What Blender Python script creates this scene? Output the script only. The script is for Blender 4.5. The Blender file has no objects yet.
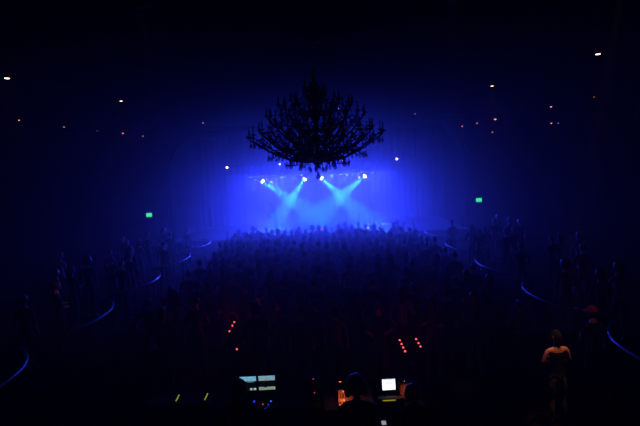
import bpy, bmesh, math, random
from mathutils import Vector, Matrix, Euler
random.seed(7)
PI = math.pi
C = bpy.context.scene.collection
S = bpy.context.scene

# ------------------------------------------------------------------ camera, world, light, exposure
cd = bpy.data.cameras.new('camera'); cam = bpy.data.objects.new('camera', cd); C.objects.link(cam)
cd.sensor_width = 36; cd.lens = 36 * 554 / 640; cd.clip_start = .05; cd.clip_end = 200
cam.matrix_world = Matrix.Translation((0, 0, 4.6)) @ Matrix.Rotation(PI/2 - math.atan(44/554), 4, 'X') @ Matrix.Rotation(math.radians(-2.7), 4, 'Z')
S.camera = cam
S.view_settings.view_transform = 'Standard'; S.view_settings.look = 'None'
S.view_settings.gamma = 1; S.view_settings.use_curve_mapping = False
S.view_settings.exposure = 0.0
S.cycles.use_denoising = True
S.cycles.volume_bounces = 1
S.cycles.max_bounces = 6
S.cycles.sample_clamp_indirect = 2.0
w = bpy.data.worlds.new('world'); S.world = w; w.use_nodes = True
w.node_tree.nodes['Background'].inputs[0].default_value = (.15, .2, .6, 1)
w.node_tree.nodes['Background'].inputs[1].default_value = 0.0

HAZE = 0.0010
FOG, FOG_AT, FOG_R = 0.20, (0, 25.3, 2.3), (7.0, 14.5, 4.9)   # thicker haze by the stage: density, middle, spread
BLUE = (.022, .038, 1.0)
WARM = (1.0, .32, .10)

def aim(o, d):
    o.rotation_euler = Vector(d).to_track_quat('-Z', 'Y').to_euler()

def spot(name, loc, d, col, power, deg, blend=.5, size=.04, parent=None):
    l = bpy.data.lights.new(name, 'SPOT'); l.color = col; l.energy = power
    l.spot_size = math.radians(deg); l.spot_blend = blend; l.shadow_soft_size = size
    o = bpy.data.objects.new(name, l); C.objects.link(o); o.location = loc; aim(o, d)
    if parent: o.parent = parent
    return o

def point(name, loc, col, power, size=.05, parent=None):
    l = bpy.data.lights.new(name, 'POINT'); l.color = col; l.energy = power; l.shadow_soft_size = size
    o = bpy.data.objects.new(name, l); C.objects.link(o); o.location = loc
    if parent: o.parent = parent
    return o

# the blue wash over the stage: (place of the fixture, direction, power, cone)
# two rows of LED battens: (place, direction, length, power)
BATTENS = [((-2.2, 31.3, 4.3), (0, -1, -.9), 3.6, 1900, 'blue LED batten hung high over the left half of the stage'), ((2.0, 31.3, 4.3), (0, -1, -.9), 3.6, 1900, 'blue LED batten hung high over the right half of the stage'),
           ((-2.9, 33.6, 1.6), (0, -1, .1), 2.4, 750, 'blue LED batten on the stage floor at the left rear'), ((2.9, 33.6, 1.6), (0, -1, .1), 2.4, 750, 'blue LED batten on the stage floor at the right rear')]
CYAN = (.04, .75, 1.0)

# ------------------------------------------------------------------ materials
def mat(name, col, rough=.6, metal=0., noise=None, nscale=8, bump=0., spec=None, rand=None):
    m = bpy.data.materials.new(name); m.use_nodes = True
    nt = m.node_tree; b = nt.nodes['Principled BSDF']
    b.inputs['Base Color'].default_value = (*col, 1); b.inputs['Roughness'].default_value = rough
    b.inputs['Metallic'].default_value = metal
    if spec is not None: b.inputs['Specular IOR Level'].default_value = spec
    if noise or bump:
        tc = nt.nodes.new('ShaderNodeTexCoord'); n = nt.nodes.new('ShaderNodeTexNoise')
        n.inputs['Scale'].default_value = nscale; n.inputs['Detail'].default_value = 4
        nt.links.new(tc.outputs['Object'], n.inputs['Vector'])
        if noise:
            r = nt.nodes.new('ShaderNodeValToRGB')
            r.color_ramp.elements[0].position = .35; r.color_ramp.elements[1].position = .65
            r.color_ramp.elements[0].color = (*col, 1); r.color_ramp.elements[1].color = (*noise, 1)
            nt.links.new(n.outputs['Fac'], r.inputs['Fac']); nt.links.new(r.outputs['Color'], b.inputs['Base Color'])
        if bump:
            bp = nt.nodes.new('ShaderNodeBump'); bp.inputs['Strength'].default_value = bump
            nt.links.new(n.outputs['Fac'], bp.inputs['Height']); nt.links.new(bp.outputs['Normal'], b.inputs['Normal'])
    if rand:
        oi = nt.nodes.new('ShaderNodeObjectInfo'); r = nt.nodes.new('ShaderNodeValToRGB'); r.color_ramp.interpolation = 'CONSTANT'
        els = r.color_ramp.elements
        while len(els) < len(rand): els.new(.5)
        for i, c in enumerate(rand):
            els[i].position = i / len(rand); els[i].color = (*c, 1)
        nt.links.new(oi.outputs['Random'], r.inputs['Fac']); nt.links.new(r.outputs['Color'], b.inputs['Base Color'])
    return m

def emis(name, col, strength):
    m = bpy.data.materials.new(name); m.use_nodes = True; nt = m.node_tree
    nt.nodes.remove(nt.nodes['Principled BSDF'])
    e = nt.nodes.new('ShaderNodeEmission'); e.inputs[0].default_value = (*col, 1); e.inputs[1].default_value = strength
    nt.links.new(e.outputs[0], nt.nodes['Material Output'].inputs[0])
    return m

M = dict(
    floor=mat('hall floor', (.004, .0035, .003), .95, spec=.0, noise=(.006, .005, .005), nscale=3),
    wall=mat('hall wall', (.006, .005, .005), .9, spec=.05, noise=(.010, .008, .008), nscale=2, bump=.1),
    ceil=mat('hall ceiling', (.0015, .0015, .002), .95, spec=0., noise=(.003, .0025, .003), nscale=1.5),
    curtain=mat('stage curtain', (.004, .004, .006), .95, spec=0.),
    deck=mat('stage deck', (.015, .015, .015), .8, noise=(.035, .035, .035), nscale=5),
    carpet=mat('terrace carpet', (.004, .0025, .0025), .95, spec=.0, noise=(.006, .004, .004), nscale=30),
    black=mat('black powder coat', (.004, .004, .005), .9, spec=.05, bump=.05, nscale=60),
    bronze=mat('dark bronze', (.05, .038, .03), .38, .8, noise=(.025, .02, .018), nscale=25),
    candle=mat('ivory candle sleeve', (.22, .19, .15), .6, noise=(.18, .15, .12), nscale=20),
    steel=mat('polished steel rail', (.20, .20, .22), .3, 1., noise=(.15, .15, .17), nscale=14),
    desk=mat('scuffed black desk', (.006, .006, .006), .9, spec=.15, noise=(.01, .01, .009), nscale=12),
    gear=mat('dark grey console', (.02, .02, .022), .7, spec=.2, noise=(.03, .03, .032), nscale=30),
    goldgear=mat('brushed copper rack face', (.45, .2, .1), .45, .3, noise=(.25, .1, .06), nscale=18),
    knob=mat('knob plastic', (.2, .2, .2), .4),
    skin=mat('skin', (.42, .25, .18), .55, noise=(.36, .2, .14), nscale=9),
    hair=mat('dark hair', (.02, .012, .008), .5, bump=.5, nscale=90, rand=[(.012, .008, .006), (.03, .016, .01), (.008, .008, .009), (.08, .045, .02), (.018, .01, .008)]),
    shirt=mat('crowd shirts', (.03, .03, .03), .85, bump=.2, nscale=25, rand=[(.012, .012, .014), (.03, .03, .035), (.05, .015, .015), (.02, .02, .05), (.16, .16, .17), (.02, .035, .025), (.015, .013, .013)]),
    trousers=mat('dark denim', (.015, .018, .035), .85, noise=(.022, .026, .045), nscale=40),
    shoe=mat('black shoe leather', (.012, .01, .01), .4, noise=(.02, .018, .016), nscale=30),
    brownshirt=mat('brown cotton shirt', (.16, .07, .035), .9, noise=(.13, .055, .03), nscale=20, bump=.2),
    hoodie=mat('black fleece hoodie', (.008, .008, .009), .95, noise=(.014, .014, .015), nscale=30, bump=.3),
    tank=mat('black tank top', (.006, .006, .006), .9, spec=.1, noise=(.012, .011, .01), nscale=20, bump=.2),
    redcap=mat('red cotton cap', (.45, .05, .03), .8, noise=(.35, .04, .03), nscale=14),
    drum=mat('drum shell lacquer', (.12, .02, .03), .25, noise=(.1, .02, .03), nscale=4),
    skinhead=mat('white drum head', (.6, .6, .58), .5, noise=(.5, .5, .5), nscale=5),
    brass=mat('cymbal brass', (.75, .6, .3), .2, 1., noise=(.6, .48, .25), nscale=20),
    wood=mat('guitar body lacquer', (.3, .1, .04), .25, noise=(.2, .06, .03), nscale=6),
)
# ribs of the glass drops: mostly clear, with a bright sheen
g = bpy.data.materials.new('crystal glass'); g.use_nodes = True; nt = g.node_tree
nt.nodes.remove(nt.nodes['Principled BSDF'])
tr = nt.nodes.new('ShaderNodeBsdfTransparent'); tr.inputs[0].default_value = (.8, .8, .84, 1)
gl = nt.nodes.new('ShaderNodeBsdfGlossy'); gl.inputs['Roughness'].default_value = .06
fr = nt.nodes.new('ShaderNodeFresnel'); fr.inputs[0].default_value = 1.8
mx = nt.nodes.new('ShaderNodeMixShader')
nt.links.new(fr.outputs[0], mx.inputs[0]); nt.links.new(tr.outputs[0], mx.inputs[1]); nt.links.new(gl.outputs[0], mx.inputs[2])
nt.links.new(mx.outputs[0], nt.nodes['Material Output'].inputs[0]); M['crystal'] = g

# ------------------------------------------------------------------ helpers
def tag(o, label=None, cat=None, group=None, kind=None):
    if label: o['label'] = label
    if cat: o['category'] = cat
    if group: o['group'] = group
    if kind: o['kind'] = kind
    return o

def empty(name, loc=(0, 0, 0), rz=0):
    o = bpy.data.objects.new(name, None); C.objects.link(o); o.empty_display_size = .1
    o.location = loc; o.rotation_euler = (0, 0, rz); return o

def link(name, bm, mats, parent=None, smooth=False, loc=None):
    me = bpy.data.meshes.new(name); bm.normal_update(); bm.to_mesh(me); bm.free()
    for m in (mats if isinstance(mats, (list, tuple)) else [mats]): me.materials.append(m)
    if smooth: me.polygons.foreach_set('use_smooth', [True] * len(me.polygons))
    o = bpy.data.objects.new(name, me); C.objects.link(o)
    if parent: o.parent = parent
    if loc: o.location = loc
    return o

def box(bm, c, s, rot=None, bev=0, mi=0):
    r = bmesh.ops.create_cube(bm, size=1)
    m = Matrix.Translation(c) @ (rot.to_matrix().to_4x4() if rot else Matrix()) @ Matrix.Diagonal((*s, 1))
    bmesh.ops.transform(bm, matrix=m, verts=r['verts'])
    fs = {f for v in r['verts'] for f in v.link_faces}
    for f in fs: f.material_index = mi
    if bev:
        es = list({e for f in fs for e in f.edges})
        res = bmesh.ops.bevel(bm, geom=es, offset=bev, segments=2, affect='EDGES', profile=.5)
        for f in res['faces']: f.material_index = mi

def tube(bm, pts, radii, seg=8, cap=True, mi=0, closed=False):
    pts = [Vector(p) for p in pts]; n = len(pts)
    if not isinstance(radii, (list, tuple)): radii = [radii] * n
    rings = []; nrm = None
    for i, p in enumerate(pts):
        if closed: t = (pts[(i+1) % n] - pts[i-1])
        else: t = pts[min(i+1, n-1)] - pts[max(i-1, 0)]
        t.normalize()
        if nrm is None:
            nrm = t.orthogonal().normalized()
        nrm = (nrm - t * nrm.dot(t))
        if nrm.length < 1e-6: nrm = t.orthogonal()
        nrm.normalize(); b = t.cross(nrm)
        rings.append([bm.verts.new(p + (nrm * math.cos(a) + b * math.sin(a)) * radii[i]) for a in [2*PI*k/seg for k in range(seg)]])
    rng = range(n if closed else n - 1)
    for i in rng:
        A, B = rings[i], rings[(i+1) % n]
        for k in range(seg):
            f = bm.faces.new((A[k], A[(k+1) % seg], B[(k+1) % seg], B[k])); f.material_index = mi
    if cap and not closed:
        bm.faces.new(rings[0][::-1]).material_index = mi; bm.faces.new(rings[-1]).material_index = mi

def lathe(bm, prof, seg=16, M4=None, mi=0):
    M4 = M4 or Matrix(); rings = []
    for r, z in prof:
        if r < 1e-5: rings.append([bm.verts.new(M4 @ Vector((0, 0, z)))])
        else: rings.append([bm.verts.new(M4 @ Vector((r*math.cos(2*PI*k/seg), r*math.sin(2*PI*k/seg), z))) for k in range(seg)])
    for A, B in zip(rings, rings[1:]):
        for k in range(seg):
            if len(A) == 1 and len(B) == 1: continue
            if len(A) == 1: f = bm.faces.new((A[0], B[(k+1) % seg], B[k]))
            elif len(B) == 1: f = bm.faces.new((A[k], A[(k+1) % seg], B[0]))
            else: f = bm.faces.new((A[k], A[(k+1) % seg], B[(k+1) % seg], B[k]))
            f.material_index = mi

def axis(loc, d):
    return Matrix.Translation(loc) @ Vector(d).to_track_quat('Z', 'Y').to_matrix().to_4x4()

def kids(o): return [c for c in bpy.data.objects if c.parent == o]
def copy_tree(o, parent=None, _map={}):
    c = o.copy(); C.objects.link(c)
    if parent: c.parent = parent
    for ch in CH.get(o.name, []): copy_tree(ch, c)
    return c
CH = {}
def index_children(root):
    ks = kids(root); CH[root.name] = ks
    for k in ks: index_children(k)

def struct(name, bm, m, label, cat='room'):
    return tag(link(name, bm, m), label, cat, kind='structure')

def ceil_z(y): return 7.8 if y < 18 else 7.8 - (y - 18) * .8 / 11

# ------------------------------------------------------------------ the room
X0, X1, YB, YF = -16.5, 16.5, -3.0, 29.0
bm = bmesh.new(); box(bm, (0, 17, -.1), (33.4, 40.4, .2)); struct('floor', bm, M['floor'], 'dark polished dance floor of the hall', 'floor')
bm = bmesh.new()
for (y0, y1) in ((YB-.2, 18), (18, 29.2), (29.2, 36.4)):
    z0, z1 = (ceil_z(y0), ceil_z(y1)) if y1 < 29.5 else (7.0, 7.0)
    vs = [bm.verts.new(p) for p in [(X0-.2, y0, z0), (X1+.2, y0, z0), (X1+.2, y1, z1), (X0-.2, y1, z1)]]
    vt = [bm.verts.new(v.co + Vector((0, 0, .25))) for v in vs]
    bm.faces.new(vs[::-1]); bm.faces.new(vt)
    for i in range(4): bm.faces.new((vs[i], vs[(i+1) % 4], vt[(i+1) % 4], vt[i]))
struct('ceiling', bm, M['ceil'], 'dark ceiling that slopes down towards the stage', 'ceiling')
bm = bmesh.new(); box(bm, (X0-.1, 17, 4), (.2, 40.4, 8)); struct('wall_left', bm, M['wall'], 'dark left side wall of the hall', 'wall')
bm = bmesh.new(); box(bm, (X1+.1, 17, 4), (.2, 40.4, 8)); struct('wall_right', bm, M['wall'], 'dark right side wall of the hall', 'wall')
bm = bmesh.new(); box(bm, (0, YB-.1, 4), (33.4, .2, 8)); struct('wall_rear', bm, M['wall'], 'dark wall behind the camera', 'wall')
# the front wall, with the stage opening cut out of it
PO, PZ = 7.7, 6.9
bm = bmesh.new()
box(bm, ((X0-PO)/2, 29.1, 3.6), (X0*-1-PO, .2, 7.2)); box(bm, ((X1+PO)/2, 29.1, 3.6), (X1-PO, .2, 7.2)); box(bm, (0, 29.1, (PZ+7.1)/2), (2*PO, .2, 7.1-PZ))
struct('wall_front', bm, M['wall'], 'dark wall either side of the stage opening', 'wall')
bm = bmesh.new()
pts = [(-PO, 1.2), (-PO, 5.2), (-PO+.5, 6.0), (-PO+1.4, PZ-.05), (PO-1.4, PZ-.05), (PO-.5, 6.0), (PO, 5.2), (PO, 1.2)]
tube(bm, [(x, 28.93, z) for x, z in pts], .14, 10)
struct('trim_1', bm, M['wall'], 'moulding around the stage opening', 'trim')
bm = bmesh.new(); box(bm, (-PO-.6, 32.8, 3.6), (.2, 7.2, 7.2)); box(bm, (PO+.6, 32.8, 3.6), (.2, 7.2, 7.2)); box(bm, (0, 36.3, 3.6), (2*PO+1.4, .2, 7.2))
struct('wall_stage', bm, M['wall'], 'dark walls around the stage recess', 'wall')
bm = bmesh.new(); box(bm, (0, 32.2, .6), (2*PO-.1, 7.9, 1.2), bev=.02)
struct('stage_floor', bm, M['deck'], 'raised black stage deck', 'stage')
# terraces with a scalloped front edge
def edge_x(y, sgn=1):
    k = .3 if sgn < 0 else 0
    t = ((y - 12.45) / 4.1) % 1.0
    t = 2*t if t < .5 else 2 - 2*t
    return 4.72 + k + .85 * t**2.4
for sgn, nm in ((-1, 'left'), (1, 'right')):
    bm = bmesh.new(); ys = [6.3 + i*.1 for i in range(226)]
    top = []; bot = []
    for y in ys:
        x = (edge_x(y, sgn) - .06) * sgn
        top.append(bm.verts.new((x, y, .45))); bot.append(bm.verts.new((x, y, 0)))
    e0, e1 = bm.verts.new((16.45*sgn, ys[-1], .45)), bm.verts.new((16.45*sgn, ys[0], .45))
    bm.faces.new(top + [e0, e1])
    for i in range(len(ys)-1): bm.faces.new((top[i], bot[i], bot[i+1], top[i+1]))
    for (tv, bv, ev) in ((top[0], bot[0], e1), (top[-1], bot[-1], e0)):
        bm.faces.new((tv, bv, bm.verts.new((ev.co.x, ev.co.y, 0)), ev))
    bmesh.ops.recalc_face_normals(bm, faces=bm.faces)
    struct('floor_terrace_' + nm, bm, M['carpet'], 'raised terrace with a scalloped edge along the %s of the dance floor' % nm, 'floor')

# haze filling the hall
bm = bmesh.new(); box(bm, (0, 16.6, 3.95), (32.8, 39.0, 8.2))
hm = bpy.data.materials.new('haze'); hm.use_nodes = True; nt = hm.node_tree; nt.nodes.remove(nt.nodes['Principled BSDF'])
vsn = nt.nodes.new('ShaderNodeVolumeScatter'); vsn.inputs['Color'].default_value = (1, 1, 1, 1)
vsn.inputs['Density'].default_value = HAZE; vsn.inputs['Anisotropy'].default_value = .3
# the haze is thicker where it rolls off the stage
tc = nt.nodes.new('ShaderNodeTexCoord'); sb_ = nt.nodes.new('ShaderNodeVectorMath'); sb_.operation = 'SUBTRACT'; sb_.inputs[1].default_value = FOG_AT
mp = nt.nodes.new('ShaderNodeVectorMath'); mp.operation = 'DIVIDE'; mp.inputs[1].default_value = FOG_R
ln = nt.nodes.new('ShaderNodeVectorMath'); ln.operation = 'DOT_PRODUCT'
nt.links.new(tc.outputs['Object'], sb_.inputs[0]); nt.links.new(sb_.outputs[0], mp.inputs[0]); nt.links.new(mp.outputs[0], ln.inputs[0]); nt.links.new(mp.outputs[0], ln.inputs[1])
ng = nt.nodes.new('ShaderNodeMath'); ng.operation = 'ADD'; ng.inputs[1].default_value = 1; nt.links.new(ln.outputs['Value'], ng.inputs[0])
ex = nt.nodes.new('ShaderNodeMath'); ex.operation = 'POWER'; ex.inputs[1].default_value = -4.0; nt.links.new(ng.outputs[0], ex.inputs[0])
ml = nt.nodes.new('ShaderNodeMath'); ml.operation = 'MULTIPLY_ADD'; ml.inputs[1].default_value = FOG; ml.inputs[2].default_value = HAZE; nt.links.new(ex.outputs[0], ml.inputs[0])
nt.links.new(ml.outputs[0], vsn.inputs['Density'])
nt.links.new(vsn.outputs[0], nt.nodes['Material Output'].inputs['Volume'])
tag(link('haze', bm, hm), 'thin theatrical haze filling the hall, glowing blue around the stage', 'haze', kind='stuff')

# curtain behind the band
bm = bmesh.new(); prev = None
for i in range(281):
    x = -7.7 + 15.4*i/280; y = 35.7 + .09*math.sin(i*.9) + .03*math.sin(i*2.3)
    a, b = bm.verts.new((x, y, 1.2)), bm.verts.new((x, y, 6.9)); a2, b2 = bm.verts.new((x, y+.03, 1.2)), bm.verts.new((x, y+.03, 6.9))
    if prev: bm.faces.new((prev[0], a, b, prev[1])); bm.faces.new((prev[2], prev[3], b2, a2))
    prev = (a, b, a2, b2)
tag(link('stage_curtain', bm, M['curtain'], smooth=True), 'pleated dark curtain hanging across the back of the stage', 'curtain')

# ------------------------------------------------------------------ handrails along the terraces
ycusp = [8.35, 12.45-2.05+4.1*0, ]
cusps = [6.35, 10.4, 14.5, 18.6, 22.7, 26.8]
place = ['nearest the camera', 'second from the camera', 'in the middle of the row', 'second from the stage', 'nearest the stage']
for sgn, nm in ((-1, 'left'), (1, 'right')):
    for i in range(5):
        y0, y1 = cusps[i] + .06, cusps[i+1] - .06
        r = tag(empty('curved_handrail', ((edge_x(y0, sgn)+.03)*sgn, y0, .45)), 'curved steel handrail on the %s terrace edge, %s' % (nm, place[i]), 'handrail', 'curved handrails on the %s terrace' % nm)
        o = r.location
        path = [Vector((edge_x(y0+(y1-y0)*k/24, sgn)*sgn + .03*sgn, y0+(y1-y0)*k/24, 0)) - Vector((o.x, o.y, 0)) for k in range(25)]
        bm = bmesh.new(); tube(bm, [p + Vector((0, 0, 1.05)) for p in path], .028, 10); link('top_rail', bm, M['steel'], r, True)
        bm = bmesh.new(); tube(bm, [p + Vector((0, 0, .5)) for p in path], .012, 8); link('lower_rail', bm, M['black'], r, True)
        for k in (1, 8, 16, 23):
            bm = bmesh.new(); tube(bm, [path[k], path[k] + Vector((0, 0, 1.05))], .02, 8); lathe(bm, [(0, 0), (.05, 0), (.05, .012), (0, .012)], 12, Matrix.Translation(path[k])); link('post', bm, M['black'], r, True)

# ------------------------------------------------------------------ chandelier
def chandelier():
    r = tag(empty('chandelier', (0, 14, 4.75)), 'huge many-armed dark crystal chandelier hanging over the dance floor', 'chandelier')
    Z = 4.75
    bm = bmesh.new()
    lathe(bm, [(0, -.14), (.05, -.12), (.03, -.06), (.12, 0), (.16, .08), (.07, .16), (.05, .4), (.1, .5), (.13, .62), (.06, .72), (.045, 1.0), (.11, 1.1), (.14, 1.22), (.06, 1.34), (.045, 1.6), (.1, 1.7), (.12, 1.8), (.05, 1.9), (.04, 2.3), (0, 2.32)], 20)
    link('stem', bm, M['bronze'], r, True)
    bm = bmesh.new()
    for k in range(24):   # chain up to the ceiling
        z = 2.3 + k*.033
        pts = [(math.cos(a)*.014, 0, z + math.sin(a)*.026) for a in [2*PI*j/8 for j in range(8)]]
        if k % 2: pts = [(0, p[0], p[2]) for p in pts]
        tube(bm, pts, .005, 5, closed=True)
    link('chain', bm, M['bronze'], r, True)
    bm = bmesh.new(); lathe(bm, [(0, 3.05), (.22, 3.05), (.2, 3.0), (.08, 2.95), (.05, 2.9), (0, 2.9)][::-1], 24); link('ceiling_rose', bm, M['black'], r, True)
    # candle sub-part mesh, shared
    def candle_bm():
        b = bmesh.new()
        lathe(b, [(0, -.02), (.02, -.02), (.03, 0), (.075, .018), (.08, .03), (.03, .022), (.022, .03), (.022, .032)], 12)
        lathe(b, [(.018, .03), (.018, .15), (0, .152)], 10, mi=1)
        lathe(b, [(.01, .15), (.018, .18), (.012, .21), (0, .24)], 8, mi=2)
        return b
    cref = link('candle', candle_bm(), [M['bronze'], M['candle'], M['crystal']], r, True)
    first = [cref]
    def drop_bm(s):
        b = bmesh.new()
        lathe(b, [(0, 0), (.006*s, -.01*s), (.006*s, -.03*s)], 6)
        lathe(b, [(0, -.03*s), (.016*s, -.045*s), (0, -.06*s)], 6)
        lathe(b, [(0, -.065*s), (.03*s, -.12*s), (.034*s, -.15*s), (.02*s, -.185*s), (0, -.2*s)], 8)
        return b
    dm = link('crystal_drop', drop_bm(1.0), M['crystal'], r); dbig = [dm]
    def drop(x, y, z, s=1.0):
        if dbig: o = dbig.pop()
        else: o = dm.copy(); C.objects.link(o); o.parent = r
        o.location = (x, y, z); o.scale = (s,)*3
    def arm_curve(r0, z0, r1, z1, sag, n=16):
        pts = []
        for k in range(n+1):
            t = k/n
            x = r0 + (r1-r0)*t
            z = z0 + (z1-z0)*(t**1.6) - sag*math.sin(PI*min(1, t*1.05))*(1-.3*t)
            pts.append((x, 0, z))
        pts.append((r1+.012, 0, z1+.04))
        return pts
    #      n   r1   tip z    r0    z0    sag  phase
    tiers = [(26, 1.67, .64, .10, .03, .06, 0), (22, 1.40, .78, .10, .20, .12, .4), (18, 1.20, 1.12, .10, .50, .16, .15), (16, .92, 1.40, .10, .85, .2, .3), (10, .58, 1.52, .08, 1.25, .16, 0), (7, .27, 1.74, .05, 1.62, .08, .2)]
    for ti, (n, r1, z1, r0, z0, sag, ph) in enumerate(tiers):
        base = arm_curve(r0, z0, r1, z1, sag)
        b = bmesh.new(); L = len(base)
        tube(b, base, [.021 - .010*k/L for k in range(L)], 6)
        for (t0, dirn, sc) in ((.3, -1, .12), (.45, 1, .12), (.6, -1, .12), (.72, 1, .10), (.88, -1, .08)):   # scrolls on each arm
            if r1 < .6: sc *= .7
            p = Vector(base[int(t0*(L-2))]); sp = []
            for k in range(15):
                a = dirn * (k/14 * 1.6*PI) + (PI/2 if dirn > 0 else -PI/2) ; rr = sc * (1 - .72*k/14)
                sp.append(p + Vector((math.cos(a)*rr, 0, sc*dirn*-1*0 + math.sin(a)*rr)) - Vector((0, 0, sc*dirn)))
            tube(b, sp, [.013 - .006*k/15 for k in range(15)], 5)
        for sd in (-1, 1):     # leaf sprigs
            for tt in (.35, .6, .82):
                p = Vector(base[int(tt*(L-2))])
                tube(b, [p, p+Vector((.02, .05*sd, .05)), p+Vector((.05, .09*sd, .04)), p+Vector((.07, .1*sd, -.01))], [.008, .016, .014, .003], 4)
        me0 = None
        for k in range(n):
            jitter = (random.random()-.5)*.05
            a = 2*PI*k/n + ph + jitter
            if me0 is None:
                o = link('arm', b, M['bronze'], r, True); me0 = o.data
            else:
                o = bpy.data.objects.new('arm', me0); C.objects.link(o); o.parent = r
            o.rotation_euler = (0, 0, a); o.scale = (1 + (random.random()-.5)*.03, 1, 1 + (random.random()-.5)*.06)
            if first: c = first.pop(); c.parent = o
            else: c = cref.copy(); C.objects.link(c); c.parent = o
            c.location = (r1+.012, 0, z1+.05)
            if ti == 0:
                drop(math.cos(a)*r1*.99, math.sin(a)*r1*.99, z1-.04, .85)
                drop(math.cos(a)*r1*.74, math.sin(a)*r1*.74, z1*.5-.06, .9)
            if ti == 1 and k % 2 == 0: drop(math.cos(a)*r1*.9, math.sin(a)*r1*.9, z1-.12, .8)
    for k in range(12):
        a = 2*PI*k/12; drop(math.cos(a)*.78, math.sin(a)*.78, .10, 1.15)
    for k in range(10):
        a = 2*PI*k/10+.2; drop(math.cos(a)*.46, math.sin(a)*.46, .03, 1.1)
    for k in range(7):
        a = 2*PI*k/7; drop(math.cos(a)*.2, math.sin(a)*.2, -.01, 1.15)
    drop(0, 0, -.13, 1.15)
    b = bmesh.new(); lathe(b, [(0, -.42), (.05, -.40), (.062, -.36), (.05, -.32), (0, -.30)], 12); link('crystal_ball', b, M['crystal'], r, True)
    # hoops tying each tier together and bead strands swagged between tiers
    for rr, zz in ((.46, .05), (.78, .13), (1.24, .33)):
        b = bmesh.new(); tube(b, [(rr*math.cos(2*PI*j/48), rr*math.sin(2*PI*j/48), zz) for j in range(48)], .012, 6, closed=True); link('hoop', b, M['bronze'], r, True)
    b = bmesh.new()
    def strand(p, q, sag):
        p, q = Vector(p), Vector(q); n = max(6, int((q-p).length/.045))
        for j in range(n+1):
            t = j/n; c = p.lerp(q, t) - Vector((0, 0, sag*4*t*(1-t)))
            bmesh.ops.create_icosphere(b, subdivisions=1, radius=.011, matrix=Matrix.Translation(c))
    strand((.06, 0, 2.0), (.92, 0, 1.40), .18); strand((.92, 0, 1.40), (1.40, 0, .8), .2); strand((.58, 0, 1.5), (1.2, 0, 1.1), .25)
    for seq in (((.06, 0, 2.0), (.92, 0, 1.40), .18), ((.92, 0, 1.40), (1.40, 0, .8), .2), ((.58, 0, 1.5), (1.2, 0, 1.1), .25)):
        p_, q_ = Vector(seq[0]), Vector(seq[1]); tube(b, [p_.lerp(q_, j/12) - Vector((0, 0, seq[2]*4*(j/12)*(1-j/12))) for j in range(13)], .004, 4)
    o = link('bead_strand', b, M['crystal'], r); o.rotation_euler = (0, 0, 0)
    for k in range(1, 24):
        c = o.copy(); C.objects.link(c); c.parent = r; c.rotation_euler = (0, 0, 2*PI*k/24)
    # swags looped between neighbouring arm tips of the widest tier
    b = bmesh.new(); a1 = 2*PI/26; p_ = Vector((1.6, 0, .58)); q_ = Vector((1.6*math.cos(a1), 1.6*math.sin(a1), .58)); strand(p_, q_, .13)
    tube(b, [p_.lerp(q_, j/8) - Vector((0, 0, .13*4*(j/8)*(1-j/8))) for j in range(9)], .004, 4)
    sw = link('bead_swag', b, M['crystal'], r)
    for k in range(1, 26):
        c = sw.copy(); C.objects.link(c); c.parent = r; c.rotation_euler = (0, 0, a1*k)
    return r
chandelier()

# ------------------------------------------------------------------ ceiling and wall downlights
downs = [(-9.22, 16.98, 1, 1.4, 'large downlight far out on the left of the ceiling, brightest there', 60),
         (-12.78, 24.2, 1, .7, 'small ceiling downlight nearest the left wall', 10), (-11.88, 26.44, 1, .7, 'small ceiling downlight above the left terrace, next after the one by the wall', 10),
         (-7.34, 21.32, 1, 1.1, 'mid-sized bright downlight in the left ceiling above the exit sign', 60), (-10.96, 28.04, 1, .45, 'faint little downlight in the ceiling left of the bright one, by the front wall', 5),
         (-5.47, 27.18, 1, .6, 'small ceiling downlight left of the chandelier', 8),
         (8.9, 17.6, 1, 1.4, 'large downlight high on the right of the ceiling, brightest of all', 60), (6.89, 21.76, 1, 1.1, 'mid-sized bright downlight in the right ceiling, in line with the exit sign', 60),
         (11.49, 27.28, 1, .9, 'small ceiling downlight on the right, straight above a paler one', 10), (12.53, 25.16, 1, .45, 'faint ceiling downlight furthest right, below the largest', 5),
         (4.89, 27.48, 1, .5, 'small ceiling downlight right of the chandelier', 8),
         (-3.08, 10.5, 0, 1.2, 'recessed downlight at the top of the picture on the left, its beam faint', 260), (2.79, 11.02, 0, 1.2, 'recessed downlight above the top of the picture on the right, its beam faint', 260)]
lampmat = {k: emis('warm lamp %d' % i, (1, .42, .16), s) for i, (k, s) in enumerate(((1.5, 9), (1.1, 7), (1.2, 0)))}
for (x, y, vis, s, lab, pw) in downs:
    z = ceil_z(y)
    t = tag(empty('ceiling_downlight', (x, y, z-.001)), lab, 'downlight', 'downlights in the ceiling')
    bm = bmesh.new(); lathe(bm, [(.06*s+.01, -.002), (.085*s+.012, -.004), (.085*s+.012, -.03), (.06*s+.004, -.04 if vis else -.09), (.055*s+.002, -.002)], 20); link('trim_ring', bm, M['black'], t, True)
    e = lampmat[1.5] if s >= 1.4 else lampmat[1.1] if s >= 1.05 else None
    if e is None:
        e = lampmat.setdefault(('s', s), emis('warm lamp small %.2f' % s, (1, .30, .12), 7.0*s*s+.8))
    if not vis: e = lampmat[1.5]
    zl = -.045 if vis else -.004
    bm = bmesh.new(); lathe(bm, [(0, zl), (.052*s, zl), (.052*s, zl+.02), (0, zl+.02)], 18)
    link('lamp', bm, e, t)
    sp = spot('downlight_beam', (0, 0, -.10), (0, 0, -1), WARM, pw, 40 if pw == 60 else 7 if pw > 200 else 20, .9, .03, t)
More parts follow.
